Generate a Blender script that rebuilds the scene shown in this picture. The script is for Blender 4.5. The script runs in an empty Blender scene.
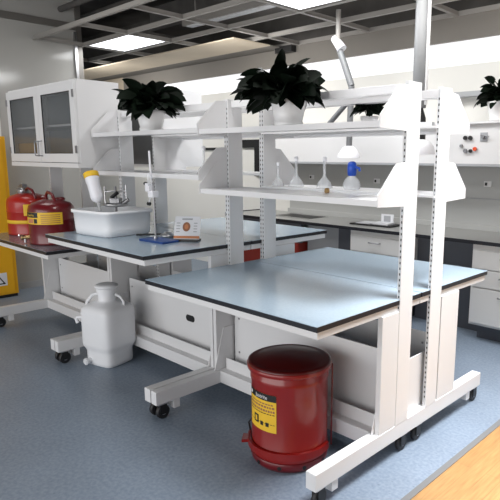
import bpy, bmesh, math, random
from mathutils import Vector, Matrix
PI = math.pi
SC = bpy.context.scene
COL = SC.collection

# ------------------------------------------------------------------ materials
def mat(name, col, rough=.5, metal=0, noise=0, nscale=8, emit=0, trans=0, alpha=1, spec=.5, bump=0, ior=1.45, coat=0):
    m = bpy.data.materials.new(name); m.use_nodes = True
    nt = m.node_tree; b = nt.nodes['Principled BSDF']
    b.inputs['Base Color'].default_value = (*col, 1)
    b.inputs['Roughness'].default_value = rough
    b.inputs['Metallic'].default_value = metal
    b.inputs['Specular IOR Level'].default_value = spec
    b.inputs['IOR'].default_value = ior
    b.inputs['Coat Weight'].default_value = coat
    if trans: b.inputs['Transmission Weight'].default_value = trans
    if alpha < 1: b.inputs['Alpha'].default_value = alpha
    if emit:
        b.inputs['Emission Color'].default_value = (*col, 1)
        b.inputs['Emission Strength'].default_value = emit
    if noise or bump:
        tc = nt.nodes.new('ShaderNodeTexCoord'); n = nt.nodes.new('ShaderNodeTexNoise')
        n.inputs['Scale'].default_value = nscale; n.inputs['Detail'].default_value = 4
        nt.links.new(tc.outputs['Object'], n.inputs['Vector'])
        if noise:
            r = nt.nodes.new('ShaderNodeValToRGB')
            r.color_ramp.elements[0].position = .3; r.color_ramp.elements[1].position = .7
            r.color_ramp.elements[0].color = (*[c*(1-noise) for c in col], 1)
            r.color_ramp.elements[1].color = (*[min(1, c*(1+noise)) for c in col], 1)
            nt.links.new(n.outputs['Fac'], r.inputs['Fac']); nt.links.new(r.outputs['Color'], b.inputs['Base Color'])
        if bump:
            bp = nt.nodes.new('ShaderNodeBump'); bp.inputs['Strength'].default_value = bump
            nt.links.new(n.outputs['Fac'], bp.inputs['Height']); nt.links.new(bp.outputs['Normal'], b.inputs['Normal'])
    return m

def floor_mat():
    m = mat('blue_grey_sheet_floor', (.30, .36, .44), .38)
    nt = m.node_tree; b = nt.nodes['Principled BSDF']
    tc = nt.nodes.new('ShaderNodeTexCoord')
    n1 = nt.nodes.new('ShaderNodeTexNoise'); n1.inputs['Scale'].default_value = 60; n1.inputs['Detail'].default_value = 3
    n2 = nt.nodes.new('ShaderNodeTexNoise'); n2.inputs['Scale'].default_value = 3
    v = nt.nodes.new('ShaderNodeTexVoronoi'); v.inputs['Scale'].default_value = 22
    r = nt.nodes.new('ShaderNodeValToRGB')
    r.color_ramp.elements[0].position = .35; r.color_ramp.elements[0].color = (.175, .220, .285, 1)
    r.color_ramp.elements[1].position = .65; r.color_ramp.elements[1].color = (.235, .285, .350, 1)
    r2 = nt.nodes.new('ShaderNodeValToRGB')
    r2.color_ramp.elements[0].position = .06; r2.color_ramp.elements[0].color = (.72, .74, .78, 1)
    r2.color_ramp.elements[1].position = .13; r2.color_ramp.elements[1].color = (1, 1, 1, 1)
    mx = nt.nodes.new('ShaderNodeMixRGB'); mx.blend_type = 'MULTIPLY'; mx.inputs['Fac'].default_value = .9
    mx2 = nt.nodes.new('ShaderNodeMixRGB'); mx2.blend_type = 'OVERLAY'; mx2.inputs['Fac'].default_value = .12
    for n in (n1, n2, v): nt.links.new(tc.outputs['Object'], n.inputs['Vector'])
    nt.links.new(n1.outputs['Fac'], r.inputs['Fac']); nt.links.new(v.outputs['Distance'], r2.inputs['Fac'])
    nt.links.new(r.outputs['Color'], mx.inputs[1]); nt.links.new(r2.outputs['Color'], mx.inputs[2])
    nt.links.new(mx.outputs[0], mx2.inputs[1]); nt.links.new(n2.outputs['Fac'], mx2.inputs[2])
    nt.links.new(mx2.outputs[0], b.inputs['Base Color'])
    return m

def wood_mat():
    m = mat('oak_planks', (.6, .38, .17), .35)
    nt = m.node_tree; b = nt.nodes['Principled BSDF']
    tc = nt.nodes.new('ShaderNodeTexCoord'); mp = nt.nodes.new('ShaderNodeMapping')
    mp.inputs['Rotation'].default_value = (0, 0, PI/2)
    br = nt.nodes.new('ShaderNodeTexBrick'); br.inputs['Scale'].default_value = 1
    br.inputs['Brick Width'].default_value = .75; br.inputs['Row Height'].default_value = .075
    br.inputs['Mortar Size'].default_value = .0012
    br.inputs['Color1'].default_value = (.43, .245, .10, 1); br.inputs['Color2'].default_value = (.36, .195, .075, 1)
    br.inputs['Mortar'].default_value = (.3, .17, .07, 1)
    n = nt.nodes.new('ShaderNodeTexNoise'); n.inputs['Scale'].default_value = 6
    mp2 = nt.nodes.new('ShaderNodeMapping'); mp2.inputs['Scale'].default_value = (14, 1.2, 1)
    mx = nt.nodes.new('ShaderNodeMixRGB'); mx.blend_type = 'OVERLAY'; mx.inputs['Fac'].default_value = .4
    nt.links.new(tc.outputs['Object'], mp.inputs['Vector']); nt.links.new(mp.outputs[0], br.inputs['Vector'])
    nt.links.new(tc.outputs['Object'], mp2.inputs['Vector']); nt.links.new(mp2.outputs[0], n.inputs['Vector'])
    nt.links.new(br.outputs['Color'], mx.inputs[1]); nt.links.new(n.outputs['Fac'], mx.inputs[2])
    nt.links.new(mx.outputs[0], b.inputs['Base Color'])
    return m

M = dict(
    white=mat('white_powder_coat', (.72, .72, .725), .35, noise=.012, nscale=3),
    white2=mat('white_panel', (.70, .70, .705), .45, noise=.015, nscale=2),
    shelfw=mat('white_shelf', (.73, .73, .74), .3),
    blue=mat('pale_blue_laminate', (.34, .43, .51), .22, noise=.035, nscale=90, coat=.15),
    blue_shaded=mat('shaded_blue_laminate', (.17, .195, .225), .22, noise=.035, nscale=90, coat=.1),  # same blue laminate, shade under the cabinet and cans put into the colour
    edge=mat('black_edge', (.012, .013, .018), .35),
    black=mat('black_plastic', (.012, .012, .013), .4),
    rubber=mat('caster_rubber', (.02, .02, .022), .5),
    steel=mat('brushed_steel', (.55, .55, .56), .28, 1),
    dsteel=mat('dull_steel', (.30, .30, .31), .4, .8),
    red=mat('red_enamel', (.24, .007, .005), .28, coat=.3, noise=.05, nscale=4),
    red_d=mat('dark_red_enamel', (.14, .006, .010), .28, coat=.3),
    red_b=mat('bright_red_enamel', (.38, .014, .008), .32, coat=.2),
    red_c=mat('red_cabinet_paint', (.22, .022, .014), .4),
    lid=mat('dark_red_lid', (.085, .006, .006), .3, coat=.2),
    yellow=mat('label_yellow', (.80, .50, .03), .5),
    yell_c=mat('yellow_cabinet_paint', (.78, .40, .012), .4, noise=.04, nscale=3),
    hdpe=mat('cloudy_white_plastic', (.80, .81, .83), .38, noise=.03, nscale=5, spec=.4),
    tubm=mat('white_tub_plastic', (.86, .87, .89), .3),
    bluep=mat('blue_plastic', (.015, .06, .24), .35),
    bluec=mat('bright_blue_plastic', (.01, .07, .45), .35),
    leaf=mat('dark_green_leaf', (.0035, .0075, .004), .6, noise=.5, nscale=14, spec=.12),
    soil=mat('soil', (.03, .02, .015), .9),
    pot=mat('white_ceramic', (.80, .80, .80), .25),
    counter=mat('grey_worktop', (.30, .30, .29), .3, noise=.08, nscale=60),
    splash=mat('grey_backsplash', (.42, .425, .415), .4, noise=.02, nscale=2),
    drawer=mat('pale_grey_drawer', (.62, .62, .61), .4),
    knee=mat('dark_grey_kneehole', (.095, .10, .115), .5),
    wallw=mat('warm_white_wall', (.74, .73, .69), .6, noise=.015, nscale=1.5),
    taupe=mat('taupe_beam', (.20, .185, .165), .7, noise=.04, nscale=2),
    cream=mat('cream_beam', (.62, .53, .41), .7, noise=.05, nscale=3),
    tbar=mat('ceiling_grid_bar', (.30, .285, .265), .5),
    slab=mat('dark_slab', (.075, .070, .065), .9, noise=.35, nscale=2.5),
    duct=mat('duct_metal', (.10, .095, .09), .6, .1, noise=.2, nscale=5),
    armg=mat('arm_grey', (.15, .155, .16), .5),
    postf=mat('post_slot_strip_shaded', (.58, .59, .61), .5),  # greyer than the post white: shade of the slotted face put into the colour
    rail=mat('metal_rail', (.20, .19, .175), .4, .5),
    part=mat('glossy_grey_partition', (.40, .395, .375), .12, noise=.02, nscale=1),
    light=mat('light_diffuser', (.93, .95, 1), .5, emit=2.2),
    winlit=mat('frosted_window', (.55, .55, .56), .5, emit=.95),
    cardw=mat('white_card', (.72, .73, .76), .5),
    brown=mat('brown_print', (.30, .13, .07), .5),
    orange=mat('orange_print', (.55, .22, .10), .5),
    greyp=mat('grey_print', (.35, .36, .38), .5),
    tan=mat('tan_cardboard', (.42, .27, .11), .7),
    brass=mat('brass', (.55, .38, .18), .3, .9),
    ink=mat('black_ink', (.01, .01, .01), .5),
    inkw=mat('white_ink', (.85, .85, .85), .5),
    grey=mat('mid_grey_metal', (.36, .37, .38), .5),
    strip=mat('grey_threshold', (.16, .16, .16), .5),
    socket=mat('socket_white', (.7, .7, .7), .4),
    redk=mat('orange_red_knob', (.7, .09, .03), .4),
    cabback=mat('cabinet_back_grey', (.16, .165, .17), .5),
    cabint=mat('cabinet_interior', (.30, .31, .32), .5),
)
def glassm(name, col, alpha, rough=.05):
    m = mat(name, col, rough, alpha=alpha, spec=.8); return m
M['glass'] = glassm('cabinet_glass', (.16, .18, .19), .30)
M['clear'] = glassm('lab_glass', (.86, .89, .92), .38)
M['bottlep'] = mat('milky_bottle_plastic', (.80, .80, .84), .35)

# ------------------------------------------------------------------ mesh builder
class MB:
    def __init__(s): s.v = []; s.f = []; s.m = []; s.sm = []; s.mats = []
    def mi(s, m):
        if m not in s.mats: s.mats.append(m)
        return s.mats.index(m)
    def add(s, vs, fs, m, smooth=False):
        o = len(s.v); s.v += [tuple(v) for v in vs]; k = s.mi(m)
        for f in fs: s.f.append([o+i for i in f]); s.m.append(k); s.sm.append(smooth)
        return s
    def box(s, x0, x1, y0, y1, z0, z1, m='white', bev=0):
        if bev:
            bm = bmesh.new(); bmesh.ops.create_cube(bm, size=1)
            for v in bm.verts: v.co = Vector(((x0+x1)/2+v.co.x*(x1-x0), (y0+y1)/2+v.co.y*(y1-y0), (z0+z1)/2+v.co.z*(z1-z0)))
            bmesh.ops.bevel(bm, geom=bm.edges[:], offset=bev, segments=2, profile=.7, affect='EDGES')
            bm.verts.ensure_lookup_table()
            s.add([v.co[:] for v in bm.verts], [[v.index for v in f.verts] for f in bm.faces], m); bm.free(); return s
        vs = [(x, y, z) for x in (x0, x1) for y in (y0, y1) for z in (z0, z1)]
        return s.add(vs, [(0,1,3,2),(4,6,7,5),(0,4,5,1),(2,3,7,6),(0,2,6,4),(1,5,7,3)], m)
    def prism(s, pts, a0, a1, axis='x', m='white'):
        n = len(pts)
        def mk(p, a): return {'x': (a, p[0], p[1]), 'y': (p[0], a, p[1]), 'z': (p[0], p[1], a)}[axis]
        vs = [mk(p, a0) for p in pts]+[mk(p, a1) for p in pts]
        fs = [list(range(n))[::-1], list(range(n, 2*n))]+[(i, (i+1) % n, n+(i+1) % n, n+i) for i in range(n)]
        return s.add(vs, fs, m)
    def loft(s, rings, m, smooth=True, cap=True):
        n = len(rings[0]); vs = [p for r in rings for p in r]; fs = []
        for k in range(len(rings)-1):
            for i in range(n): fs.append((k*n+i, k*n+(i+1) % n, (k+1)*n+(i+1) % n, (k+1)*n+i))
        s.add(vs, fs, m, smooth)
        if cap:
            s.add(rings[0], [list(range(n))[::-1]], m); s.add(rings[-1], [list(range(n))], m)
        return s
    def lathe(s, prof, m, c=(0, 0), n=32, cap=True, smooth=True):
        return s.loft([[(c[0]+r*math.cos(2*PI*i/n), c[1]+r*math.sin(2*PI*i/n), z) for i in range(n)] for r, z in prof], m, smooth, cap)
    def sloft(s, prof, m, c=(0, 0), e=4, n=40, rot=0, cap=True):   # superellipse sections (hx, hy, z[, e])
        rs = []
        for p in prof:
            hx, hy, z = p[:3]; ee = p[3] if len(p) > 3 else e; r = []
            for i in range(n):
                t = 2*PI*i/n; ct, st = math.cos(t), math.sin(t)
                x = hx*math.copysign(abs(ct)**(2/ee), ct); y = hy*math.copysign(abs(st)**(2/ee), st)
                r.append((c[0]+x*math.cos(rot)-y*math.sin(rot), c[1]+x*math.sin(rot)+y*math.cos(rot), z))
            rs.append(r)
        return s.loft(rs, m, True, cap)
    def tube(s, pts, r, m, n=10, cap=True):
        pts = [Vector(p) for p in pts]; rs = []
        rad = r if isinstance(r, (list, tuple)) else [r]*len(pts)
        up = Vector((0, 0, 1))
        d0 = (pts[1]-pts[0]).normalized()
        if abs(d0.dot(up)) > .9: up = Vector((1, 0, 0))
        a = d0.cross(up).normalized()
        for i, p in enumerate(pts):
            d = (pts[min(i+1, len(pts)-1)]-pts[max(i-1, 0)]).normalized()
            a = (a-d*a.dot(d)).normalized(); b = d.cross(a)
            rs.append([tuple(p+(a*math.cos(2*PI*k/n)+b*math.sin(2*PI*k/n))*rad[i]) for k in range(n)])
        return s.loft(rs, m, True, cap)
    def build(s, name, parent=None, loc=(0, 0, 0), bevel=0, **kw):
        me = bpy.data.meshes.new(name); me.from_pydata(s.v, [], s.f)
        for k in s.mats: me.materials.append(M[k])
        for p, k, sm in zip(me.polygons, s.m, s.sm): p.material_index = k; p.use_smooth = sm
        bm = bmesh.new(); bm.from_mesh(me); bmesh.ops.recalc_face_normals(bm, faces=bm.faces); bm.to_mesh(me); bm.free()
        o = bpy.data.objects.new(name, me); COL.objects.link(o); o.location = loc
        if parent: o.parent = parent
        if bevel:
            b = o.modifiers.new('bevel', 'BEVEL'); b.width = bevel; b.segments = 2; b.limit_method = 'ANGLE'
        for k, v in kw.items(): o[k] = v
        return o

def bx(*a, **k): return MB().box(*a, **k)
def thing(name, label, cat, loc=(0, 0, 0), rz=0, group=None):
    o = bpy.data.objects.new(name, None); COL.objects.link(o); o.location = loc; o.rotation_euler = (0, 0, rz)
    o.empty_display_size = .1; o['label'] = label; o['category'] = cat
    if group: o['group'] = group
    return o
def tag(o, label, cat, group=None):
    o['label'] = label; o['category'] = cat
    if group: o['group'] = group
    return o
def struct(mb, name, **k): return mb.build(name, kind='structure', **k)
def dup(root, loc, rz=0, label=None):
    r = root.copy(); COL.objects.link(r); r.location = loc; r.rotation_euler = (0, 0, rz)
    if label: r['label'] = label
    for ch in list(root.children):
        c = ch.copy(); COL.objects.link(c); c.parent = r
        for g in ch.children:
            d = g.copy(); COL.objects.link(d); d.parent = c
    return r
def text_mesh(body, size, mapf, name, m, parent, **kw):
    cu = bpy.data.curves.new('t', 'FONT'); cu.body = body; cu.size = size; cu.align_x = 'CENTER'; cu.align_y = 'CENTER'; cu.resolution_u = 2
    to = bpy.data.objects.new('t', cu); COL.objects.link(to)
    dg = bpy.context.evaluated_depsgraph_get(); dg.update()
    me = bpy.data.meshes.new_from_object(to.evaluated_get(dg))
    bpy.data.objects.remove(to)
    for v in me.vertices: v.co = Vector(mapf(v.co.x, v.co.y))
    me.materials.clear(); me.materials.append(M[m])
    o = bpy.data.objects.new(name, me); COL.objects.link(o); o.parent = parent
    for k, v in kw.items(): o[k] = v
    return o

# ------------------------------------------------------------------ the setting
WY = 3.08
struct(bx(-7, 1.40, -4, WY, -.05, 0, m='wallw'), 'floor')
bpy.data.objects['floor'].data.materials[0] = floor_mat()
f2 = struct(bx(1.425, 6, -4, WY, -.05, .001, m='wallw'), 'floor_wood'); f2.data.materials[0] = wood_mat()
struct(bx(1.398, 1.428, -4, WY, -.04, .004, m='strip'), 'trim_1')
# back wall with a window band high up
struct(MB().box(-7, 6, WY, WY+.12, -.05, 2.20, m='wallw').box(-7, 6, WY, WY+.12, 2.61, 3.3, m='slab'), 'wall_back')
struct(bx(-4.4, 6, WY+.03, WY+.05, 2.20, 2.60, m='winlit'), 'window_1')
struct(bx(-1.75, 6, WY-.02, WY+.02, 2.405, 2.60, m='taupe'), 'trim_2')
struct(MB().box(-5.4, -1.752, WY-.02, WY+.02, 2.405, 2.60, m='taupe').box(-7, -5.4, WY-.02, WY+.02, 2.405, 2.60, m='cream'), 'trim_3')
struct(bx(-7.1, -7, -4, WY, -.05, 3.3, m='wallw'), 'wall_left')
struct(bx(6, 6.1, -4, WY, -.05, 3.3, m='wallw'), 'wall_right')
struct(bx(-7, 6, -4, WY+.1, 3.3, 3.4, m='slab'), 'ceiling')
struct(MB().box(-7, -1.98, 2.33, 2.84, 2.585, 2.597, m='cream').box(-7, -1.98, 2.84, WY-.02, 2.585, 2.597, m='taupe'), 'trim_7')
# dividing partition on the left
PX = -3.65
struct(bx(PX-.05, PX, -4, 1.50, 0, 3.3, m='part'), 'wall_partition')
struct(MB().box(PX, PX+.015, -4, 1.50, 2.76, 2.83, m='rail'), 'trim_4')
struct(MB().box(PX-.055, PX+.02, 1.50, 1.56, 0, 3.3, m='rail').box(PX-.02, PX+.028, 1.47, 1.50, 2.03, 2.74, m='steel'), 'trim_5')
struct(bx(PX, PX+.012, -4, 1.50, 0, .07, m='grey'), 'baseboard_left')
struct(bx(PX-.02, PX+.02, .60, .64, 1.6, 2.74, m='white2'), 'trim_6')

# open ceiling grid
GX = [-4.54, -3.615, -2.69, -1.765, -.84, .085, 1.01, 1.935, 2.86]
GY = [1.05, 1.565, 2.08, 2.595, 3.06]
g = MB()
for x in GX:
    g.box(x-.017, x+.017, 1.05, WY-.02, 2.60, 2.606, m='tbar').box(x-.004, x+.004, 1.05, WY-.02, 2.606, 2.64, m='tbar')
for y in GY:
    g.box(-4.54, 3.7, y-.015, y+.015, 2.598, 2.605, m='tbar').box(-4.54, 3.7, y-.004, y+.004, 2.605, 2.64, m='tbar')
tag(g.build('ceiling_grid'), 'grey metal grid of open T bars hanging below the dark ceiling', 'ceiling grid')
# panel lights resting in the grid
def panel(x0, x1, y0, y1, lab):
    t = thing('ceiling_light', lab, 'light', ((x0+x1)/2, (y0+y1)/2, 2.608))
    a, b = (x1-x0)/2, (y1-y0)/2
    bx(-a+.02, a-.02, -b+.02, b-.02, .002, .012, m='light').build('diffuser', t)
    f = MB().box(-a, a, -b, -b+.02, 0, .03, m='tbar').box(-a, a, b-.02, b, 0, .03, m='tbar')
    f.box(-a, -a+.02, -b+.02, b-.02, 0, .03, m='tbar').box(a-.02, a, -b+.02, b-.02, 0, .03, m='tbar')
    f.box(-a+.02, a-.02, -b+.02, b-.02, .012, .03, m='tbar').build('frame', t)
panel(-3.59, -2.71, 1.585, 2.06, 'rectangular white ceiling light panel above the glass door cabinet')
panel(-.82, .065, 1.585, 2.06, 'bright white ceiling light panel at the top edge above the large plant')
# pipes and ducts above the grid
tag(MB().box(-3.5, 3, 2.35, 2.75, 2.86, 3.12, m='duct').build('ventilation_duct'), 'dark grey rectangular ventilation duct running above the ceiling grid', 'duct')
for k, (y, z, r) in enumerate(((1.35, 2.95, .03), (1.8, 3.02, .022))):
    tag(MB().tube([(-5, y, z), (4, y, z)], r, 'duct', 12).build('ceiling_pipe'),
        ['thick grey pipe running above the grid in front of the panel lights', 'thin grey pipe running above the grid over the panel lights'][k], 'pipe')
tag(MB().box(-2.55, -1.2, 2.12, 2.24, 2.75, 2.82, m='tbar').box(-2.5, -1.25, 2.14, 2.22, 2.74, 2.75, m='cardw').box(-2.4, -2.39, 2.175, 2.185, 2.82, 3.3, m='tbar').box(-1.36, -1.35, 2.175, 2.185, 2.82, 3.3, m='tbar').build('lighting_batten'),
    'unlit grey lighting batten hanging above the ceiling grid', 'light fitting')
tag(MB().box(-2.05, -1.80, 2.98, 3.05, 2.53, 2.598, m='black').build('ceiling_speaker'), 'small black box fixed to the cream beam above the large plant', 'ceiling box')

# black framed opening seen between the posts
w = MB().box(-3.5, -2.95, WY-.02, WY-.001, 1.500, 1.530, m='black').box(-2.95, -2.82, WY-.04, WY-.001, 1.53, 1.62, m='black')
w.box(-2.72, -2.33, WY-.03, WY-.001, 1.525, 1.62, m='black').box(-2.48, -2.36, WY-.03, WY-.001, 1.19, 1.525, m='black')
struct(w, 'window_2')

# ------------------------------------------------------------------ lab benches
D = 1.479; L = 1.2
Z0, Z1 = .093, .170
YN = (.567, .672); YF = (.842, .945)     # near / far post
YC0 = (.438, .650); YC1 = (.962, 1.145)    # near / far columns
def caster(x, y, par):
    c = MB().box(x-.022, x+.022, y-.03, y+.03, Z0-.006, Z0, m='steel')
    c.box(x-.018, x-.014, y-.016, y+.026, .03, Z0-.006, m='black').box(x+.014, x+.018, y-.016, y+.026, .03, Z0-.006, m='black')
    o = c.build('caster', par)
    wn = MB(); n = 20; R = .040
    rings = [[(x+dx, y+.008+r*math.cos(2*PI*i/n), R+r*math.sin(2*PI*i/n)) for i in range(n)] for dx, r in ((-.012, R-.006), (-.008, R), (.008, R), (.012, R-.006))]
    wn.loft(rings, 'rubber')
    rings = [[(x+dx, y+.008+.017*math.cos(2*PI*i/n), R+.017*math.sin(2*PI*i/n)) for i in range(n)] for dx in (-.0132, .0132)]
    wn.loft(rings, 'steel').build('wheel', o)

def bench(x0, h, lab, shelves, zt, extra=(), top='blue'):
    t = thing('lab_bench', lab, 'lab bench', (x0, 0, 0))
    W = .053
    for s, ys in ((0, (0, .755)), (1, (.762, D))):
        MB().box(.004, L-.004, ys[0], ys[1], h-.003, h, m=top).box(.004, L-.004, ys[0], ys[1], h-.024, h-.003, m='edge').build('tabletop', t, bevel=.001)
        y0, y1 = (ys[0]+.012, ys[1]) if s == 0 else (ys[0], ys[1]-.012)
        a = MB()
        a.box(.012, L-.012, y0, y0+.03, h-.056, h-.0245, m='white').box(.012, L-.012, y1-.03, y1, h-.056, h-.0245, m='white')
        a.box(.012, .042, y0+.03, y1-.03, h-.056, h-.0245, m='white').box(L-.042, L-.012, y0+.03, y1-.03, h-.056, h-.0245, m='white')
        a.build('table_frame', t, bevel=.001)
    for e in (0, 1):
        xa, xb = (.008, W+.004) if e == 0 else (L-W-.004, L-.002)
        TP = .019
        bx(xa, xb, 0, D, Z0, Z1, m='white').build('foot_beam', t, bevel=.003)
        for ys in (YN, YF):
            pa_, pb_ = (.001, TP) if e == 0 else (L-TP, L-.001)
            p = MB().box(pa_, pb_, ys[0], ys[1], Z1, zt, m='white')
            p.box(pa_+.004, pb_-.004, ys[0]-.0004, ys[0]+.002, Z1+.01, zt-.01, m='postf')
            z = .22
            while z < zt-.05:
                for dx in (.006,):
                    p.box(pa_+dx, pa_+dx+.007, ys[0]-.0008, ys[0]+.003, z, z+.012, m='black')
                z += .026
            p.build('post', t, bevel=.002)
        for ys in (YC0, YC1):
            xc, xd = (.004, .030) if e == 0 else (L-.030, L-.004)
            c = MB().box(xc, xd, ys[0], ys[1], Z1, h-.056, m='white2')
            sx = xc-.001 if e else xd+.001
            c.build('column', t, bevel=.002)
            g = MB()
            yi = YN[0] if ys is YC0 else YF[1]
            yo = ys[0]-.09 if ys is YC0 else ys[1]+.09
            ym = ys[0] if ys is YC0 else ys[1]
            xg = (.031, .036) if e == 0 else (L-.036, L-.031)
            g.prism([(yo+ (.07 if ys is YC0 else -.07), Z1), (yi, Z1), (yi, .42), (ym+(.05 if ys is YC0 else -.05), .42)], xg[0], xg[1], 'x', 'white').build('gusset', t)
        for y in (.045, D-.045): caster((xa+xb)/2, y, t)
        for y in (.115, D-.15): bx((xa+xb)/2-.018, (xa+xb)/2+.018, y, y+.04, .04, Z0, m='white').build('levelling_foot', t, bevel=.002)
        if ('mid', e) in extra:
            for y in (.66, .80): caster((xa+xb)/2-.0, y, t)
    # lower rails, storage trays
    for s in (0, 1):
        def Y(a): return a if s == 0 else 1.51-a
        def yb(a, b): return (min(Y(a), Y(b)), max(Y(a), Y(b)))
        a, b = yb(.44, .49)
        bx(W, L-W, a, b, Z0+.002, Z1-.002, m='white').build('lower_rail', t, bevel=.002)
        a, b = yb(.49, .565); c0, c1 = yb(.565, .571); d0, d1 = yb(.49, .493)
        p = MB().box(W, L-W, a, b, .15, .156, m='white').box(W, L-W, c0, c1, .15, .53, m='white2').box(W, L-W, d0, d1, .15, .235, m='white2')
        n = 20; hx, hz, rx, rz = .80, .37, .05, .022
        yy = min(Y(.564), Y(.5715)), max(Y(.564), Y(.5715))
        ov = [(hx+math.copysign(.025, math.cos(q))+rz*math.cos(q), hz+rz*math.sin(q)) for q in [2*PI*(i+.5)/n for i in range(n)]]
        if 'hole' in extra and s == 0: p.prism(ov, yy[0], yy[1], 'y', 'black')
        for bxp in (.09, L-.09):
            for bz in (.26, .47): p.box(bxp-.005, bxp+.005, yy[0]-.003, yy[1], bz-.005, bz+.005, m='dsteel')
        p.build('storage_tray', t)
    for e in (0, 1):
        bx(.04 if e == 0 else L-.046, .046 if e == 0 else L-.04, .572, .938, .17, .45, m='white2').build('end_panel', t)
    # shelves
    for (z, sides) in shelves:
        for s in sides:
            if s == 'n': y0, y1, sg, yp = .372, .675, 1, YN[0]
            else: y0, y1, sg, yp = .835, 1.135, -1, YF[1]
            ye = y0 if sg > 0 else y1
            yi = y1 if sg > 0 else y0
            q = MB().prism([(ye, z), (yi, z), (yi, z-.012), (ye+sg*.012, z-.012), (ye+sg*.012, z-.026), (ye, z-.026)], .006, L-.006, 'x', 'shelfw')
            q.build('shelf', t)
            for e in (0, 1):
                xp = (.001, .005) if e == 0 else (L-.005, L-.001)
                yb_ = ye-sg*.006
                pts = [(yb_, z-.028), (yb_, z+.022), (ye+sg*.125, z+.150), (yp, z+.156), (yp, z-.035)]
                MB().prism(pts, xp[0], xp[1], 'x', 'shelfw').build('shelf_bracket', t)
    if shelves:
        for ys in (YN, YF):
            bx(.027, L-.027, ys[0]+.02, ys[1]-.02, zt-.045, zt-.008, m='shelfw').build('top_rail', t, bevel=.001)
        bx(W, L-W, YF[0]+.02, YF[0]+.045, shelves[0][0]+.0, shelves[0][0]+.02, m='shelfw').build('back_stop', t)
    return t
ZS1, ZS2 = 1.563, 1.242
bench(0, .786, 'long blue topped lab bench on wheels nearest the camera with red waste can under it',
      [(ZS1, 'nf'), (ZS2, 'nf')], 1.735, (('mid', 1),))
bench(-1.2, .908, 'middle blue topped lab bench set higher carrying the white tub and blue stand', [(ZS1+.008, 'nf'), (1.315, 'nf')], 1.735, ('hole',))
bench(-2.4, .786, 'far left lab bench carrying two red safety cans under the glass door cabinet', [], 1.33, top='blue_shaded')

# ------------------------------------------------------------------ glass door wall cabinet over the far left bench
cx0, cx1, cy0, cy1, cz0, cz1 = -2.40, -1.215, .268, .60, 1.335, 1.925
t = thing('glass_door_cabinet', 'white upper cabinet with two glass doors over the left bench', 'cabinet', (cx0, cy0, cz0))
w_, d_, h_ = cx1-cx0, cy1-cy0, cz1-cz0
c = MB().box(0, .018, .02, d_, 0, h_).box(w_-.018, w_, .02, d_, 0, h_).box(.018, w_-.018, .02, d_, 0, .018).box(.018, w_-.018, .02, d_, h_-.018, h_)
c.box(.018, w_-.018, d_-.012, d_, .018, h_-.018, m='cabint').build('carcass', t)
bx(.018, w_-.018, .05, d_-.012, .29, .305, m='shelfw').build('inner_shelf', t)
def cdoor(xa, xb, hside):
    fr = MB(); b = .062
    fr.box(xa, xb, 0, .02, .035, .035+b).box(xa, xb, 0, .02, h_-b-.012, h_-.012)
    fr.box(xa, xa+b, 0, .02, .035+b, h_-b-.012).box(xb-b, xb, 0, .02, .035+b, h_-b-.012)
    d = fr.build('door', t, bevel=.001)
    xl, xr, zl, zr = xa+b, xb-b, .035+b, h_-b-.012
    MB().box(xl, xr, .008, .012, zl, zr, m='glass').build('pane', d)
    MB().box(xl, xl+.005, .002, .008, zl, zr, m='black').box(xr-.005, xr, .002, .008, zl, zr, m='black').box(xl, xr, .002, .008, zl, zl+.005, m='black').box(xl, xr, .002, .008, zr-.005, zr, m='black').build('pane_seal', d)
    hx = xb-.030 if hside > 0 else xa+.030
    MB().tube([(hx, 0, .08), (hx, -.028, .083), (hx, -.03, .10), (hx, -.03, .17), (hx, -.028, .187), (hx, 0, .19)], .0045, 'dsteel').build('handle', d)
    hg = xa+.006 if hside > 0 else xb-.006
    q = MB()
    for z in (.10, h_-.12): q.box(hg-.008, hg+.008, -.008, 0, z, z+.05, m='dsteel')
    q.build('hinge', d)
cdoor(.004, w_/2-.002, 1); cdoor(w_/2+.002, w_-.004, -1)
bx(0, w_, 0, .02, 0, .031).build('lower_trim', t)
tag(bx(-2.375, -2.06, .325, .36, cz0+.019, cz0+.18, m='tan').build('storage_box', bevel=.003), 'tan cardboard box behind the left glass door of the white cabinet', 'box')

t = thing('wall_cabinet', 'white cabinet with dark grey back on the far side of the left bench shelf posts', 'cabinet', (cx0, .89, cz0))
MB().box(0, w_, 0, .42, 0, .02).box(0, w_, 0, .42, h_-.02, h_).box(0, .02, 0, .42, .02, h_-.02).box(w_-.02, w_, 0, .42, .02, h_-.02).build('carcass', t)
bx(.02, w_-.02, .003, .012, .02, h_-.02, m='cabback').build('back_panel', t, label='dark grey back panel')
for a in (.004, w_/2+.002):
    d = bx(a, a+w_/2-.006, .42, .44, .004, h_-.004).build('door', t, bevel=.001)
    bx(a+w_/4-.01, a+w_/4+.01, .44, .455, .10, .20, m='steel').build('handle', d)

# ------------------------------------------------------------------ yellow safety cabinet
t = thing('safety_cabinet', 'tall yellow flammables cabinet at the far left against the partition', 'cabinet', (-3.62, .0, 0))
bx(0, .25, -.75, .575, .03, 1.6, m='yell_c').build('body', t, bevel=.004)
bx(.02, .24, -.74, .565, 0, .03, m='black').build('plinth', t)
for (a, b) in ((-.745, -.09), (-.085, .54)):
    d = bx(.25, .262, a, b, .05, 1.58, m='yell_c').build('door', t, bevel=.002)
    bx(.262, .275, (b-.07 if b < 0 else a+.05), (b-.05 if b < 0 else a+.07), .8, .95, m='black').build('handle', d)
sg = MB().box(.262, .2635, .30, .47, .13, .26, m='cardw')
sg.prism([(.315, .145), (.455, .145), (.385, .25)], .2635, .2642, 'x', 'ink').prism([(.338, .157), (.432, .157), (.385, .231)], .2642, .265, 'x', 'cardw')
sg.box(.265, .2656, .38, .39, .177, .212, m='ink').box(.265, .2656, .38, .39, .163, .170, m='ink')
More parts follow.
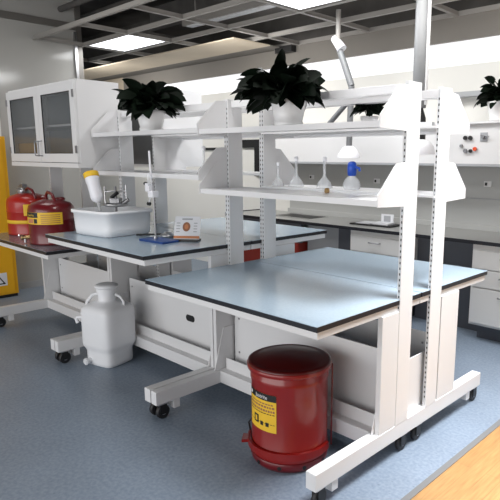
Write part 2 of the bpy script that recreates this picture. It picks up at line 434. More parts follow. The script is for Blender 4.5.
sg.build('warning_sign', t, label='white warning sign with black triangle')

# ------------------------------------------------------------------ red waste can
bcx, bcy = .800, .262
t = thing('waste_can', 'large red round oily waste can with dark lid and yellow label on floor', 'waste can', (bcx, bcy, 0))
R, H = .181, .488
prof = [(.170, .022), (.177, .024), (R, .05), (R, .07), (R+.003, .075), (R+.003, .085), (R, .09), (R, H-.085), (R+.004, H-.075), (R+.004, H-.055), (R, H-.05), (R, H-.01)]
MB().lathe(prof, 'red', n=64).build('body', t)
MB().lathe([(.155, 0), (.172, .002), (.184, .02), (.186, .045), (.182, .05), (.12, .05)], 'red_d', n=64).build('base_ring', t)
hm = MB()
for k in range(10):
    a = 2*PI*k/10+.2; r0 = R+.0005
    ring = lambda rr: [(rr*math.cos(a)-.010*math.cos(q)*math.sin(a), rr*math.sin(a)+.010*math.cos(q)*math.cos(a), .028+.010*math.sin(q)) for q in [2*PI*i/12 for i in range(12)]]
    hm.loft([ring(r0-.004), ring(r0+.005)], 'black')
hm.build('vent_hole', t)
MB().lathe([(R+.002, H-.03), (R+.014, H-.028), (R+.016, H-.005), (R+.014, H+.002), (R+.004, H+.006), (R-.006, H+.004), (R-.03, H+.010), (.05, H+.016), (0.001, H+.017)], 'lid', n=64).build('lid', t)
MB().lathe([(R+.0145, H-.029), (R+.018, H-.027), (R+.018, H-.008), (R+.0145, H-.006)], 'red', n=64, cap=False).build('lid_rim', t)
# foot pedal band and rear link rod
pb = MB()
def arcpts(r, a0, a1, z0, z1, n=24): return [(r*math.cos(a0+(a1-a0)*i/n), r*math.sin(a0+(a1-a0)*i/n), z0+(z1-z0)*i/n) for i in range(n+1)]
a0, a1 = math.radians(-152), math.radians(20)
n = 36; vs = []; fs = []
for i in range(n+1):
    a = a0+(a1-a0)*i/n
    for (rr, zz) in ((R+.006, .075), (R+.020, .075), (R+.020, .108), (R+.006, .108)): vs.append((rr*math.cos(a), rr*math.sin(a), zz))
for i in range(n):
    for j in range(4): fs.append((i*4+j, i*4+(j+1) % 4, i*4+4+(j+1) % 4, i*4+4+j))
pb.add(vs, fs+[(0, 1, 2, 3), (n*4, n*4+1, n*4+2, n*4+3)], 'red')
pa = math.radians(-140)
pb.add([((R+.02+d)*math.cos(pa+s), (R+.02+d)*math.sin(pa+s), z) for d in (-.012, .03) for s in (-.14, .14) for z in (.07, .085)], [(0,1,3,2),(4,6,7,5),(0,4,5,1),(2,3,7,6),(0,2,6,4),(1,5,7,3)], 'red')
pb.build('pedal_band', t)
ra = math.radians(38)
MB().tube([((R+.02)*math.cos(ra), (R+.02)*math.sin(ra), z) for z in (.06, .25, H-.02)], .0035, 'red_d').tube([((R+.0)*math.cos(ra), (R+.0)*math.sin(ra), H-.02), ((R+.022)*math.cos(ra), (R+.022)*math.sin(ra), H-.02)], .004, 'red_d').build('link_rod', t)
MB().tube([((R+.012)*math.cos(pa-.1), (R+.012)*math.sin(pa-.1), .11), ((R+.02)*math.cos(pa-.1), (R+.02)*math.sin(pa-.1), .15), ((R+.004)*math.cos(pa-.1), (R+.004)*math.sin(pa-.1), .17)], .005, 'black').build('hinge_pin', t)
# label, curved round the can
LA0, LA1, LZ0, LZ1 = math.radians(-122), math.radians(-65), .195, .375
def cyl(r): return lambda u, v: (r*math.cos((LA0+LA1)/2+u/R), r*math.sin((LA0+LA1)/2+u/R), (LZ0+LZ1)/2+v)
def cpatch(u0, u1, v0, v1, r, m, mb):
    n = max(2, int((u1-u0)/.008)); f = cyl(r); vs = []
    for i in range(n+1):
        u = u0+(u1-u0)*i/n; vs += [f(u, v0), f(u, v1)]
    mb.add(vs, [(2*i, 2*i+2, 2*i+3, 2*i+1) for i in range(n)], m, True); return mb
hw = R*(LA1-LA0)/2; hh = (LZ1-LZ0)/2
lb = MB(); cpatch(-hw, hw, -hh, hh, R+.0012, 'yellow', lb); cpatch(-hw, hw, hh-.032, hh, R+.0018, 'ink', lb)
for (u0, u1, v0, v1) in ((-.045, -.010, -.062, -.022), (.002, .020, -.066, -.046), (.034, .052, -.066, -.046)):
    cpatch(u0, u1, v0, v1, R+.0018, 'ink', lb)
cpatch(-.036, -.020, -.054, -.030, R+.0022, 'yellow', lb)
lo = lb.build('label_sticker', t, label='yellow label with black header')
def shift(f, du, dv): return lambda u, v: f(u+du, v+dv)
text_mesh('Justrite', .026, shift(cyl(R+.0026), .008, hh-.017), 'lettering', 'inkw', lo)
random.seed(4); dl = MB()
for row, (vv, hgt) in enumerate(((hh-.048, .006), (hh-.062, .009), (hh-.080, .010), (hh-.094, .004), (-.052, .003))):
    u = -hw+.012
    while u < hw-.014:
        wd = random.uniform(.006, .016); cpatch(u, min(u+wd, hw-.008), vv-hgt/2, vv+hgt/2, R+.0018, 'brown' if row < 3 else 'ink', dl); u += wd+.004
dl.build('print_marks', lo)
bl = MB(); cpatch(-hw+.008, -hw+.024, hh-.025, hh-.010, R+.0024, 'inkw', bl); bl.build('emblem', lo)

# ------------------------------------------------------------------ white carboy
t = thing('carboy', 'squarish cloudy white plastic carboy with screw cap standing on the floor', 'carboy', (-.965, .285, 0), math.radians(14))
b = MB().sloft([(.105, .105, 0), (.118, .118, .008), (.122, .122, .03), (.122, .122, .10), (.126, .126, .115), (.140, .140, .14), (.142, .142, .16), (.142, .142, .37), (.136, .136, .405), (.112, .112, .425, 3), (.08, .08, .438, 2.4), (.062, .062, .445, 2), (.058, .058, .452, 2), (.058, .058, .50, 2)], 'hdpe', e=5, n=64)
b.build('body', t)
cp = MB()
n = 64
def knurl(r, z): return [((r+.0015*(i % 2))*math.cos(2*PI*i/n), (r+.0015*(i % 2))*math.sin(2*PI*i/n), z) for i in range(n)]
cp.loft([knurl(.066, .500), knurl(.066, .53)], 'hdpe').lathe([(.066, .53), (.070, .535), (.078, .54), (.078, .552), (.06, .560), (.02, .562)], 'hdpe', n=32)
cp.build('cap', t)
MB().tube([(-.060, -.02, .49), (-.10, -.035, .478), (-.138, -.05, .43), (-.15, -.055, .36), (-.142, -.052, .31)], [.010, .012, .012, .012, .010], 'hdpe').build('handle', t)
MB().tube([(.060, .02, .49), (.095, .03, .475), (.115, .04, .44), (.118, .04, .41)], [.009, .009, .009, .008], 'hdpe').build('handle', t)
s = MB().tube([(-.06, -.11, .045), (-.065, -.165, .035)], .018, 'hdpe').tube([(-.064, -.145, .038), (-.065, -.160, .036)], .024, 'hdpe')
s.build('spigot', t)
MB().tube([(-.135, -.10, .33), (-.165, -.12, .33), (-.17, -.125, .32), (-.165, -.12, .29)], .012, 'hdpe').build('cap_tether', t)

# ------------------------------------------------------------------ red safety cans on the left bench
HB = .786
def safety_can(x, y, r, h, body, lab, loc_rz=0):
    t = thing('safety_can', lab, 'safety can', (x, y, HB), loc_rz)
    MB().lathe([(r-.008, 0), (r, .004), (r+.002, .012), (r, .02), (r, h*.55), (r+.002, h*.56), (r+.002, h*.58), (r, h*.59), (r, h*.78), (r-.008, h*.87), (r*.80, h*.94), (r*.40, h)], body, n=48).build('body', t)
    return t
x1, y1, r1, h1 = -2.21, .30, .165, .330
t = safety_can(x1, y1, r1, h1, 'red_b', 'bright red safety can with yellow band on left bench behind the darker can')
bd = MB().lathe([(r1+.001, .095), (r1+.003, .096), (r1+.003, .122), (r1+.001, .123)], 'yellow', n=48, cap=False)
bd.build('band', t, label='yellow band')
q = MB().lathe([(.045, h1-.004), (.048, h1+.02), (.048, h1+.035), (.03, h1+.045)], 'dsteel', c=(-.04, -.02), n=20)
q.box(-.10, .04, -.035, -.01, h1+.045, h1+.052, m='dsteel').box(-.02, .0, -.04, .0, h1+.01, h1+.075, m='dsteel').tube([(-.10, -.02, h1+.05), (-.06, -.02, h1+.07), (.0, -.02, h1+.06)], .008, 'dsteel')
q.build('spout_cap', t, label='grey steel spout cap with lever')
MB().tube([(.0, -.02, h1+.02), (.07, -.02, h1+.045), (.12, -.01, h1+.03), (.15, 0, h1-.03), (.13, 0, h1-.06)], .011, 'red_d').build('handle', t, label='dark red handle')
MB().lathe([(.018, h1+.01), (.022, h1+.02), (.022, h1+.035), (.01, h1+.045)], 'steel', c=(.075, -.07), n=16).build('vent_knob', t, label='silver knob')
lb = MB()
def cp2(mb, r, a0, a1, z0, z1, m, n=12):
    vs = []
    for i in range(n+1):
        a = a0+(a1-a0)*i/n; vs += [(r*math.cos(a), r*math.sin(a), z0), (r*math.cos(a), r*math.sin(a), z1)]
    mb.add(vs, [(2*i, 2*i+2, 2*i+3, 2*i+1) for i in range(n)], m, True)
cp2(lb, r1+.003, math.radians(-35), math.radians(5), .16, .25, 'yellow')
lb.build('label_sticker', t, label='yellow label')
x2, y2, r2, h2 = -1.585, .218, .160, .315
t = safety_can(x2, y2, r2, h2, 'red_d', 'dark red dispensing can with wide yellow and black label on left bench')
lb = MB(); cp2(lb, r2+.003, math.radians(-105), math.radians(2), .150, .235, 'yellow', 24)
cp2(lb, r2+.0036, math.radians(-104), math.radians(-58), .198, .234, 'ink'); cp2(lb, r2+.0036, math.radians(-95), math.radians(-72), .158, .190, 'orange')
cp2(lb, r2+.0036, math.radians(-70), math.radians(-60), .158, .190, 'ink')
for k in range(5): cp2(lb, r2+.0036, math.radians(-50), math.radians(-4), .160+.014*k, .165+.014*k, 'brown')
lo = lb.build('label_sticker', t, label='yellow and black label')
am = math.radians(-81)
text_mesh('Justrite', .024, lambda u, v: ((r2+.0042)*math.cos(am+u/r2), (r2+.0042)*math.sin(am+u/r2), .215+v), 'lettering', 'yellow', lo)
MB().tube([(-.07, 0, h2-.02), (-.075, 0, h2+.03), (-.04, 0, h2+.055), (.03, 0, h2+.04), (.075, 0, h2-.015)], .011, 'red_d').build('handle', t)
MB().lathe([(.035, h2-.004), (.038, h2+.01), (.02, h2+.018)], 'red_d', c=(.02, .06), n=20).build('fill_cap', t)
a = math.radians(-118)
sp = MB().tube([((r2-.01)*math.cos(a), (r2-.01)*math.sin(a), .045), ((r2+.05)*math.cos(a), (r2+.05)*math.sin(a), .045)], .013, 'brass').tube([((r2+.03)*math.cos(a), (r2+.03)*math.sin(a), .045), ((r2+.03)*math.cos(a), (r2+.03)*math.sin(a), .008)], .009, 'steel')
sp.tube([((r2+.03)*math.cos(a), (r2+.03)*math.sin(a), .055), ((r2+.07)*math.cos(a+.25), (r2+.07)*math.sin(a+.25), .07)], .006, 'steel')
sp.tube([((r2+.045)*math.cos(a), (r2+.045)*math.sin(a), .045), ((r2+.056)*math.cos(a), (r2+.056)*math.sin(a), .045)], .021, 'brass').build('tap', t, label='brass and steel tap')

# ------------------------------------------------------------------ things on the middle bench
HM = .908
tub = thing('plastic_tub', 'white rectangular plastic tub on the middle bench', 'tub', (-.915, .335, HM), math.radians(7))
b = MB()
pr = [(.178, .164, 0), (.192, .178, .006), (.197, .182, .05), (.202, .186, .145)]
rim = [(.213, .197, .145), (.213, .197, .164), (.202, .184, .165), (.200, .182, .15), (.184, .166, .02)]
b.sloft(pr+rim, 'tubm', e=7, n=56); b.build('basin', tub)
# inverted bottle leaning in the tub
t = thing('squeeze_bottle', 'milky upside down bottle with yellow base leaning on the white tub', 'bottle', (-.835, .205, HM+.190))
t.scale = (.86, .86, .98)
t.rotation_euler = (math.radians(0), math.radians(-22), math.radians(0))
MB().lathe([(.008, -.03), (.012, .0), (.014, .03)], 'grey', n=20).build('nozzle', t, label='grey nozzle')
MB().lathe([(.016, .03), (.035, .045), (.045, .065), (.046, .16), (.05, .17), (.05, .20)], 'bottlep', n=28).build('body', t)
MB().lathe([(.053, .20), (.055, .203), (.055, .232), (.05, .236)], 'yellow', n=28).build('base_cap', t, label='yellow base')
# balance like stirrer stand behind the tub
t = thing('lab_balance', 'small steel pan balance on a stand inside the white tub', 'balance', (-.905, .36, HM+.021), math.radians(35))
MB().box(-.07, .07, -.045, .045, 0, .02, m='dsteel', bev=.004).tube([(0, 0, .02), (0, 0, .29)], .008, 'dsteel').build('stand', t)
MB().tube([(-.075, 0, .255), (.075, 0, .26)], .006, 'steel').tube([(-.075, 0, .29), (-.075, 0, .17)], .005, 'steel').tube([(.075, 0, .30), (.075, 0, .21)], .005, 'steel').build('beam', t)
MB().lathe([(.03, .155), (.07, .16), (.085, .172), (.08, .178), (.06, .17), (.001, .168)], 'steel', n=28).build('pan', t)
MB().box(-.03, .035, -.03, .02, .178, .215, m='dsteel', bev=.004).tube([(-.03, 0, .215), (.02, -.01, .25)], .012, 'black').tube([(.05, 0, .178), (.09, 0, .205)], .014, 'dsteel').build('weight', t)
# retort stand
t = thing('retort_stand', 'retort stand with blue base and clamp on the middle bench', 'retort stand', (-.38, .34, HM), math.radians(4))
bx(-.115, .115, -.06, .06, 0, .014, m='bluep', bev=.004).build('base', t, label='blue base plate')
MB().tube([(-.03, 0, .014), (-.03, 0, .36)], .0055, 'dsteel').tube([(-.03, 0, .014), (-.03, 0, .03)], .012, 'steel').build('rod', t, label='silver rod')
c = MB().box(-.060, -.012, -.022, .022, .265, .305, m='bottlep', bev=.005).box(-.075, -.035, -.03, .0, .30, .35, m='bottlep', bev=.005).tube([(-.03, -.03, .34), (-.02, -.04, .385), (-.025, -.035, .41)], .009, 'clear')
c.tube([(-.075, -.01, .345), (-.098, -.012, .347)], .011, 'black').tube([(-.058, -.01, .225), (-.075, -.012, .227)], .011, 'black').tube([(-.05, -.01, .27), (-.066, -.012, .225)], .006, 'clear')
c.build('clamp', t, label='white clamp with black knobs')
t = thing('burette', 'thin glass burette held upright by the retort stand clamp', 'burette', (-.418, .33, HM+.34))
MB().tube([(0, 0, 0), (0, 0, .05), (0, 0, .06), (-.01, 0, .20)], [.003, .004, .007, .006], 'bottlep').build('glass_tube', t)
MB().tube([(-.014, 0, .045), (.014, 0, .045)], .004, 'bottlep').build('stopcock', t)
t = thing('metal_weight', 'low round silver metal piece behind the blue stand base', 'metal fitting', (-.50, .49, HM))
MB().lathe([(.045, 0), (.05, .006), (.05, .018), (.03, .022), (.028, .032), (.01, .034)], 'steel', n=24, c=(0, 0)).build('disc', t)
MB().lathe([(.035, 0), (.038, .01), (.036, .028), (.02, .032)], 'dsteel', n=24, c=(.095, .02)).build('disc', t)
MB().tube([(-.04, -.03, .018), (-.16, -.09, .008), (-.20, -.11, .006)], .006, 'black').build('cord', t)
# card display
t = thing('card_display', 'white printed card leaning on a black holder beside the blue stand', 'card display', (-.30, .50, HM), math.radians(38))
bx(-.075, .075, -.07, .02, 0, .010, m='black', bev=.002).build('holder', t, label='black holder')
lean = math.radians(24)
def cardp(u, v, o=0): return (u, -.045+v*math.sin(lean)-o*math.cos(lean), .012+v*math.cos(lean)+o*math.sin(lean))
def crect(mb, u0, u1, v0, v1, o, m, th=.0012):
    mb.add([cardp(u, v, oo) for u in (u0, u1) for v in (v0, v1) for oo in (o, o+th)], [(0,1,3,2),(4,6,7,5),(0,4,5,1),(2,3,7,6),(0,2,6,4),(1,5,7,3)], m)
c = MB(); crect(c, -.08, .08, 0, .145, 0, 'cardw', .003); crect(c, -.08, .08, .004, .020, .003, 'orange')
n = 24
vs = [cardp(-.005+.024*math.cos(2*PI*i/n), .078+.030*math.sin(2*PI*i/n), .0042) for i in range(n)]; c.add(vs, [list(range(n))], 'brown')
vs = [cardp(-.005+.012*math.cos(2*PI*i/n), .078+.016*math.sin(2*PI*i/n), .0050) for i in range(n)]; c.add(vs, [list(range(n))], 'orange')
crect(c, -.035, .03, .122, .132, .003, 'greyp')
for k in range(4):
    crect(c, -.068, -.045, .045+.018*k, .050+.018*k, .003, 'greyp'); crect(c, .040, .062, .045+.018*k, .050+.018*k, .003, 'greyp')
c.build('card', t)

# ------------------------------------------------------------------ glassware on shelves
def cone_flask(x, y, z, lab, s=1.0):
    t = thing('volumetric_flask', lab, 'flask', (x, y, z+.001), 0, None)
    MB().lathe([(.045*s, 0), (.048*s, .004), (.034*s, .035*s), (.013*s, .06*s), (.008*s, .075*s), (.008*s, .15*s), (.011*s, .153*s)], 'clear', n=24).build('flask_body', t)
    MB().lathe([(.009*s, .150*s), (.0115*s, .156*s), (.0115*s, .172*s), (.006*s, .176*s)], 'bottlep', n=16).build('stopper', t)
cone_flask(.21, .93, ZS2, 'clear long necked flask left on the lower shelf near the far bracket', 1)
cone_flask(.44, .92, ZS2, 'clear long necked flask on the lower shelf midway, left of the blue topped bottle', 1)
cone_flask(-.07, .46, 1.315, 'small clear flask at right end of lower shelf over the middle bench', .9)
cone_flask(.085, .90, ZS2, 'clear flask on the lower shelf directly beside the far left post', .8)
t = thing('wash_bottle', 'round clear bottle with bright blue top on the lower shelf', 'bottle', (.645, .91, ZS2+.001))
MB().lathe([(.04, 0), (.046, .006), (.048, .03), (.038, .055), (.022, .07), (.018, .08)], 'clear', n=28).build('body', t)
MB().lathe([(.020, .075), (.024, .08), (.026, .12), (.022, .145), (.010, .152)], 'bluec', n=20).tube([(.015, 0, .125), (.05, .0, .115), (.052, 0, .10)], .007, 'bluec').build('top', t, label='bright blue top')
tag(MB().lathe([(.012, 0), (.014, .004), (.012, .02), (.006, .024)], 'tan', n=14).build('rubber_stopper', loc=(.73, .60, ZS2+.001)), 'tiny brown stopper lying on the lower shelf below the blue topped bottle', 'stopper')

# ------------------------------------------------------------------ plants
def plant(x, y, z, r, spread, height, nl, lab, seed, group=None, droop=1.0, lmax=.17, tp=None):
    random.seed(seed)
    t = thing('potted_plant', lab, 'plant', (x, y, z))
    ph = r*1.30
    MB().lathe([(r*.76, 0), (r*.79, .004), (r*.79, .016), (r*.74, .020), (r*.84, ph*.5), (r*.93, ph*.85), (r, ph), (r*.97, ph+.004), (r*.90, ph-.004), (r*.86, ph-.02)], 'pot', n=36, cap=False).build('pot', t)
    MB().lathe([(0.001, ph-.012), (r*.90, ph-.014)], 'soil', n=24, cap=False).build('soil', t)
    lf = MB(); st = MB()
    for i in range(nl):
        az = 2*PI*(i*.618)+random.uniform(-.6, .6)
        phi = math.radians(88)*(1-((i+.5)/nl)**.62)-math.radians(14)
        phi += random.uniform(-.25, .25)
        LL = lmax*random.uniform(.62, 1.0); Wd = LL*random.uniform(.52, .74)
        dirh = Vector((math.cos(az), math.sin(az), 0))
        base = Vector((0, 0, ph-.01))
        tot = random.uniform(.62, 1.1)
        inner = max(.15, tot-LL/spread)
        p2 = dirh*spread*inner*math.cos(phi)+Vector((0, 0, ph+.04+height*inner*math.sin(phi)))+(Vector(tp) if tp else Vector((0, 0, 0)))
        p1 = (base+p2)*.5+Vector((0, 0, .02))
        st.tube([base+dirh*.01, p1, p2], .0022, 'leaf', 5)
        side = Vector((-dirh.y, dirh.x, 0)); tw = random.uniform(-1.1, 1.1)
        pt = phi*.6+random.uniform(-.35, .5)
        if phi < .15: pt = random.uniform(-.35, .35)
        n = 7; vs = []; p = p2.copy()
        for k in range(n+1):
            u = k/n
            wv = Wd*.5*(math.sin(PI*u**.68))**.8 if 0 < u < 1 else 0
            d = dirh*math.cos(pt)+Vector((0, 0, math.sin(pt))); nrm = side.cross(d).normalized()*-1
            s2 = (side*math.cos(tw)+nrm*math.sin(tw))
            n2 = d.cross(s2)
            vs += [p-s2*wv+n2*wv*.25, p.copy(), p+s2*wv+n2*wv*.25]
            p = p+d*(LL/n); pt -= droop*random.uniform(.04, .17)
        fs = []
        for k in range(n):
            a = 3*k; fs += [(a, a+1, a+4, a+3), (a+1, a+2, a+5, a+4)]
        lf.add(vs, fs, 'leaf', True)
    st.build('stems', t); lf.build('leaves', t)
    return t
plant(.62, .440, ZS1, .088, .235, .150, 120, 'largest dark leafy plant in white pot on the near bench shelf', 5, lmax=.175, tp=(-.03, -.02, 0))
plant(-.565, .44, ZS1+.008, .090, .225, .150, 80, 'dark leafy plant in white pot on the shelf over the middle bench', 8, lmax=.17)
plant(.70, .98, ZS1, .05, .12, .06, 45, 'small dark plant behind the top rails beside the near bench posts', 11, lmax=.09)
plant(.62, 2.83, 1.702, .11, .22, .22, 80, 'dark leafy plant in white pot on the wall shelf at right', 21, lmax=.15)

# ------------------------------------------------------------------ wall bench
CY = 2.44
tag(MB().box(-2.3, 2.6, CY, WY-.016, .775, .80, m='counter').box(-2.3, 2.6, CY-.004, CY, .772, .80, m='edge').box(-2.304, -2.3, CY, WY-.016, .76, .81, m='edge').build('worktop'),
    'long grey worktop with black edge along the back wall', 'worktop')
tag(MB().box(-1.72, -1.22, 2.62, 2.90, .8005, .803, m='black').box(-1.74, -1.20, 2.60, 2.62, .8005, .806, m='counter').box(-1.74, -1.20, 2.90, 2.92, .8005, .806, m='counter').build('sink'),
    'black sink sunk in the grey back worktop behind the middle posts', 'sink')
tag(bx(-1.9, 2.6, WY-.014, WY-.001, .80, 1.35, m='splash').build('backsplash'), 'grey panelled backsplash above the back worktop', 'backsplash')
tag(MB().box(-1.9, 2.6, WY-.022, WY-.0142, 1.068, 1.074, m='greyp').build('panel_joint'), 'thin horizontal joint strip across the grey backsplash', 'trim strip')
tag(bx(-1.9, 2.6, WY-.05, WY-.0145, .8005, .845, m='splash').build('upstand'), 'low grey upstand at the rear of the back worktop', 'upstand')
def base_cab(x0, x1, nd, lab, door=False):
    t = thing('drawer_cabinet', lab, 'cabinet', (x0, CY+.02, 0))
    w = x1-x0
    bx(0, w, .018, .55, .13, .770, m='drawer').build('carcass', t)
    bx(.03, w-.03, .12, .5, 0, .13, m='knee').build('plinth', t)
    hs = {1: [(.15, .755)], 2: [(.15, .575), (.585, .725)], 3: [(.15, .43), (.44, .575), (.585, .725)]}[nd]
    for (a, b) in hs:
        d = bx(.012, w-.012, 0, .018, a, b, m='drawer').build('drawer', t, bevel=.002)
        z = b-.05
        MB().tube([(w/2-.06, 0, z), (w/2-.055, -.022, z), (w/2+.055, -.022, z), (w/2+.06, 0, z)], .005, 'dsteel').build('handle', d)
base_cab(-.56, .0, 2, 'pale grey drawer cabinet under the back worktop seen over the near bench')
base_cab(.63, 1.21, 3, 'pale grey three drawer cabinet under the back worktop at right')
base_cab(1.215, 1.8, 3, 'pale grey drawer cabinet under the back worktop cut by the right edge')
tag(MB().box(.0, .63, 2.72, 2.74, .0, .77, m='knee').build('kneehole_panel'), 'dark grey recessed panel between the drawer cabinets under the worktop', 'panel')
tag(MB().box(-2.28, -1.20, 2.50, 2.52, .57, .77, m='knee').box(-1.20, -.80, 2.60, 2.62, .0, .77, m='grey').box(-.80, -.56, 2.60, 2.62, 0, .77, m='knee').build('kneehole_panel'), 'grey and dark blue recessed panel left of the drawer cabinets', 'panel')
t = thing('red_cabinet', 'low red cabinet under the back worktop behind the middle posts', 'cabinet', (-2.05, CY+.04, 0))
bx(0, .82, .016, .5, .05, .565, m='red_c').build('carcass', t); bx(.02, .80, .05, .45, 0, .05, m='black').build('plinth', t)
for a in (0, .412):
    d = bx(a+.004, a+.404, 0, .016, .06, .56, m='red_c').build('door', t, bevel=.002)
    bx(a+.35, a+.37, -.02, 0, .38, .50, m='dsteel').build('handle', d)
# service panel and wall shelf
t = thing('service_shelf', 'white wall service unit with shelf on top above the backsplash', 'wall shelf', (-1.95, 2.76, 1.35))
bx(0, 4.5, 0, .318, .02, .335, m='white2').build('panel', t)
bx(0, 4.5, 0, .30, 0, .02, m='greyp').build('lower_lip', t)
bx(0, 4.5, -.04, .318, .335, .350, m='shelfw').build('shelf', t)
bx(2.02, 4.5, .20, .29, .575, .615, m='grey').build('top_bar', t, label='grey top bar')
for x in (2.05, 3.3): bx(x, x+.03, .285, .318, .35, .60, m='shelfw').build('upright', t)
def socket(x, y, z, lab):
    t = thing('wall_socket', lab, 'socket', (x, y, z))
    bx(-.035, .035, -.006, 0, -.024, .024, m='socket', bev=.002).build('plate', t)
    bx(-.024, -.004, -.010, -.006, -.014, .012, m='black').build('outlet', t)
ys = WY-.0145
import math as _m
def unp(px, py, Yv):
    C = Vector((2.5064, -1.5092, 1.41648)); yaw, p, r, f = .7448, -.1889, .0054, 551.33
    F = Vector((-math.sin(yaw)*math.cos(p), math.cos(yaw)*math.cos(p), math.sin(p))); Rt = Vector((math.cos(yaw), math.sin(yaw), 0)); U = Rt.cross(F)
    R2 = Rt*math.cos(r)+U*math.sin(r); U2 = -Rt*math.sin(r)+U*math.cos(r)
    d = F+R2*((px-301.66)/f)-U2*((py-262.52)/f)
    return C+d*((Yv-C.y)/d.y)
for (px, py, lab) in ((312, 177, 'leftmost of the sockets on the grey backsplash, seen over the clear flasks'), (355, 181, 'socket on the grey backsplash just right of the blue bottle top'),
                      (377, 181, 'socket on the grey backsplash beside the near bench lower bracket'), (488, 184, 'socket on the grey backsplash at the right edge')):
    q = unp(px, py, ys); socket(q.x, ys, q.z, lab)
for (px, py, m, s, lab) in ((466, 138, 'black', .018, 'upper left black outlet on the white service panel'), (471, 138, 'black', .018, 'upper right black outlet on the white service panel'),
                    (462, 146, 'dsteel', .014, 'tiny grey valve at the left of the white service panel'), (466, 151, 'dsteel', .018, 'grey valve knob low on the white service panel'),
                    (471, 151, 'black', .015, 'black valve knob beside the orange knob'), (475.5, 149, 'redk', .017, 'orange red knob on the white service panel')):
    q = unp(px, py, 2.76)
    k = MB(); n = 14
    k.loft([[(rr*math.cos(2*PI*i/n), yy, rr*math.sin(2*PI*i/n)) for i in range(n)] for rr, yy in ((s*.5, 0), (s*.5, -.006), (s, -.008), (s*.9, -.022))], m)
    tag(k.build('valve_knob', loc=(q.x, 2.7595, q.z)), lab, 'knob')
q = unp(484, 137, 2.76)
t = thing('gas_tap', 'grey metal tap fitting at the right of the service panel', 'tap', (q.x, 2.7595, q.z))
MB().box(-.03, .03, -.006, 0, -.035, .035, m='greyp', bev=.002).build('plate', t)
MB().tube([(0, -.006, 0), (0, -.03, 0)], .014, 'dsteel').tube([(-.02, -.02, .015), (.05, -.025, .0)], .006, 'dsteel').build('lever', t)
# laptop like tray with papers on the worktop
qq = unp(380, 216, 2.70)
t = thing('instrument_tray', 'black tray with papers and small white instruments on the back worktop', 'tray', (-.45, 2.72, .8012), math.radians(3))
bx(-.22, .22, -.12, .10, 0, .012, m='black', bev=.003).build('tray', t)
bx(-.17, -.02, -.09, .07, .0125, .018, m='cardw').build('paper', t)
MB().box(.0, .17, -.08, .05, .0125, .030, m='cardw', bev=.003).box(.02, .15, .052, .058, .014, .10, m='cardw').box(.05, .12, .049, .052, .03, .085, m='greyp').build('instrument', t, label='white instrument')

# ------------------------------------------------------------------ extraction arms
j = unp(338, 45, 2.35); e = unp(351.5, 86, 2.35)
t = thing('extraction_arm', 'thin grey jointed extraction arm hanging from ceiling behind top rails', 'extraction arm', (j.x, j.y, 2.60))
def L3(p): return (p.x-j.x, p.y-j.y, p.z-2.60)
MB().tube([(0, 0, .04), L3(j)], .022, 'tbar', 12).build('drop_tube', t)
MB().tube([(L3(j)[0]-.04, 0, L3(j)[2]+.06), (L3(j)[0]+.045, 0, L3(j)[2]-.04)], [.035, .042], 'bottlep', 14).build('joint', t, label='white joint')
e2 = unp(349, 146, 2.35)
MB().tube([L3(j), L3(e)], .028, 'armg', 14).build('upper_tube', t)
MB().tube([L3(e), L3(e2)], .026, 'armg', 14).build('lower_tube', t)
s1 = unp(347, 103, 2.33); s2 = unp(329, 124, 2.33)
MB().tube([L3(s1), L3(s2)], .022, 'armg', 12).build('strut', t)
MB().lathe([(.028, L3(e2)[2]), (.05, L3(e2)[2]-.01), (.095, L3(e2)[2]-.07), (.10, L3(e2)[2]-.10)], 'bottlep', c=(L3(e2)[0], L3(e2)[1]), n=28, cap=False).build('hood', t, label='white hood')
j = unp(425, 20, 2.2); e = unp(423, 119, 2.2); hd = unp(428, 150, 2.2)
t = thing('extraction_arm', 'thick pale grey vertical extraction duct rising behind the near bench posts', 'extraction arm', (j.x-.02, 2.2, 2.60))
jx = j.x-.02
MB().tube([(0, 0, .05), (0, 0, 1.78-2.60)], .052, 'armg', 24).build('duct', t)
MB().box(.045, .062, -.012, .012, 1.80-2.6, .04, m='shelfw').build('cable_channel', t)
MB().tube([(0, 0, -.82), (.03, 0, -.90), (.035, 0, -1.06)], .030, 'black', 16).build('elbow', t, label='black elbow')
MB().lathe([(.03, -1.05), (.06, -1.065), (.095, -1.10), (.105, -1.16)], 'bottlep', c=(.035, 0), n=28, cap=False).build('hood', t, label='white hood')

# ------------------------------------------------------------------ camera, light
cd = bpy.data.cameras.new('camera'); cam = bpy.data.objects.new('camera', cd); COL.objects.link(cam)
yaw, p, r, f = .7448, -.1889, .0054, 551.33
F = Vector((-math.sin(yaw)*math.cos(p), math.cos(yaw)*math.cos(p), math.sin(p))); Rt = Vector((math.cos(yaw), math.sin(yaw), 0)); U = Rt.cross(F)
R2 = Rt*math.cos(r)+U*math.sin(r); U2 = -Rt*math.sin(r)+U*math.cos(r)
mw = Matrix((R2, U2, -F)).transposed().to_4x4(); mw.translation = Vector((2.5064, -1.5092, 1.41648)); cam.matrix_world = mw
cd.sensor_width = 36; cd.lens = f/500*36; cd.shift_x = -51.66/500; cd.shift_y = 12.52/500; cd.clip_start = .05
SC.camera = cam

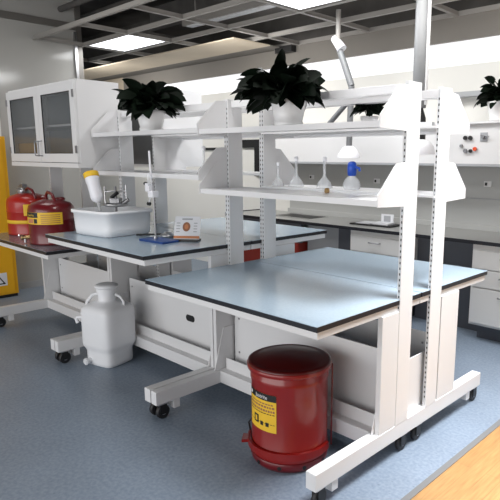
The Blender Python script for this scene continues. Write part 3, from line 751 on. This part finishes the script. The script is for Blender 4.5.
def area(name, loc, size, power, rot=(0, 0, 0), col=(1, 1, 1)):
    l = bpy.data.lights.new(name, 'AREA'); l.shape = 'RECTANGLE'; l.size, l.size_y = size; l.energy = power; l.color = col
    o = bpy.data.objects.new(name, l); COL.objects.link(o); o.location = loc; o.rotation_euler = rot; return o
for x, yy, pw in ((-2.2, .1, 8), (.4, .1, 18), (2.4, .6, 6)):
    area('panel_and_fill_lamp', (x, yy, 2.95), (1.0, .6), pw, col=(1, .98, .96))  # unseen overhead fill lamps, added apart from the panel lights
for x, pw in ((-4.6, 14), (-1.9, 11), (.7, 7), (3.2, 7)):
    area('panel_and_fill_lamp', (x, 2.0, 2.40), (.9, .4), pw, rot=(math.radians(52), 0, 0), col=(1, .98, .95))  # added fill aimed at the back wall, no fixture there
area('panel_and_fill_lamp', (-.38, 1.82, 2.595), (.8, .42), 22)
area('panel_and_fill_lamp', (-3.15, 1.82, 2.595), (.8, .42), 8)
area('window_and_fill_lamp', (5.2, 1.6, 1.6), (3.2, 2.0), 17, rot=(0, math.radians(90), 0), col=(.97, .98, 1))
area('window_and_fill_lamp', (.3, -3.9, 1.25), (5.5, 1.9), 96, rot=(math.radians(90), 0, 0), col=(1, .985, .97))  # unseen front fill added behind the camera to lift near faces, no window
d_ = Vector((1.6, 1.0, 0))-Vector((1.9, .9, 2.75))
k_ = area('panel_and_fill_lamp', (1.9, .9, 2.75), (1.0, .8), 34, rot=d_.to_track_quat('-Z', 'Y').to_euler(), col=(.97, .98, 1)); k_.data.spread = math.radians(75)  # unseen narrow-spread lamp added to brighten the floor at right
w = bpy.data.worlds.new('world'); SC.world = w; w.use_nodes = True
w.node_tree.nodes['Background'].inputs['Color'].default_value = (.92, .95, 1, 1)
w.node_tree.nodes['Background'].inputs['Strength'].default_value = .62
SC.view_settings.view_transform = 'Standard'
SC.view_settings.look = 'None'
SC.view_settings.exposure = .20

GROUPS = {'lab_bench': 'wheeled lab benches joined in a row', 'volumetric_flask': 'clear flasks on the lower shelves', 'wall_socket': 'sockets on the grey backsplash',
          'valve_knob': 'knobs and outlets on the white service panel', 'ceiling_light': 'ceiling light panels', 'potted_plant': 'dark leafy plants on the shelves',
          'safety_can': 'red safety cans on the left bench', 'drawer_cabinet': 'drawer cabinets under the back worktop', 'extraction_arm': 'extraction arms hanging from the ceiling',
          'ceiling_pipe': 'pipes above the ceiling grid', 'kneehole_panel': 'recessed panels under the back worktop'}
for o in SC.objects:
    k = o.name.split('.')[0]
    if o.parent is None and k in GROUPS: o['group'] = GROUPS[k]
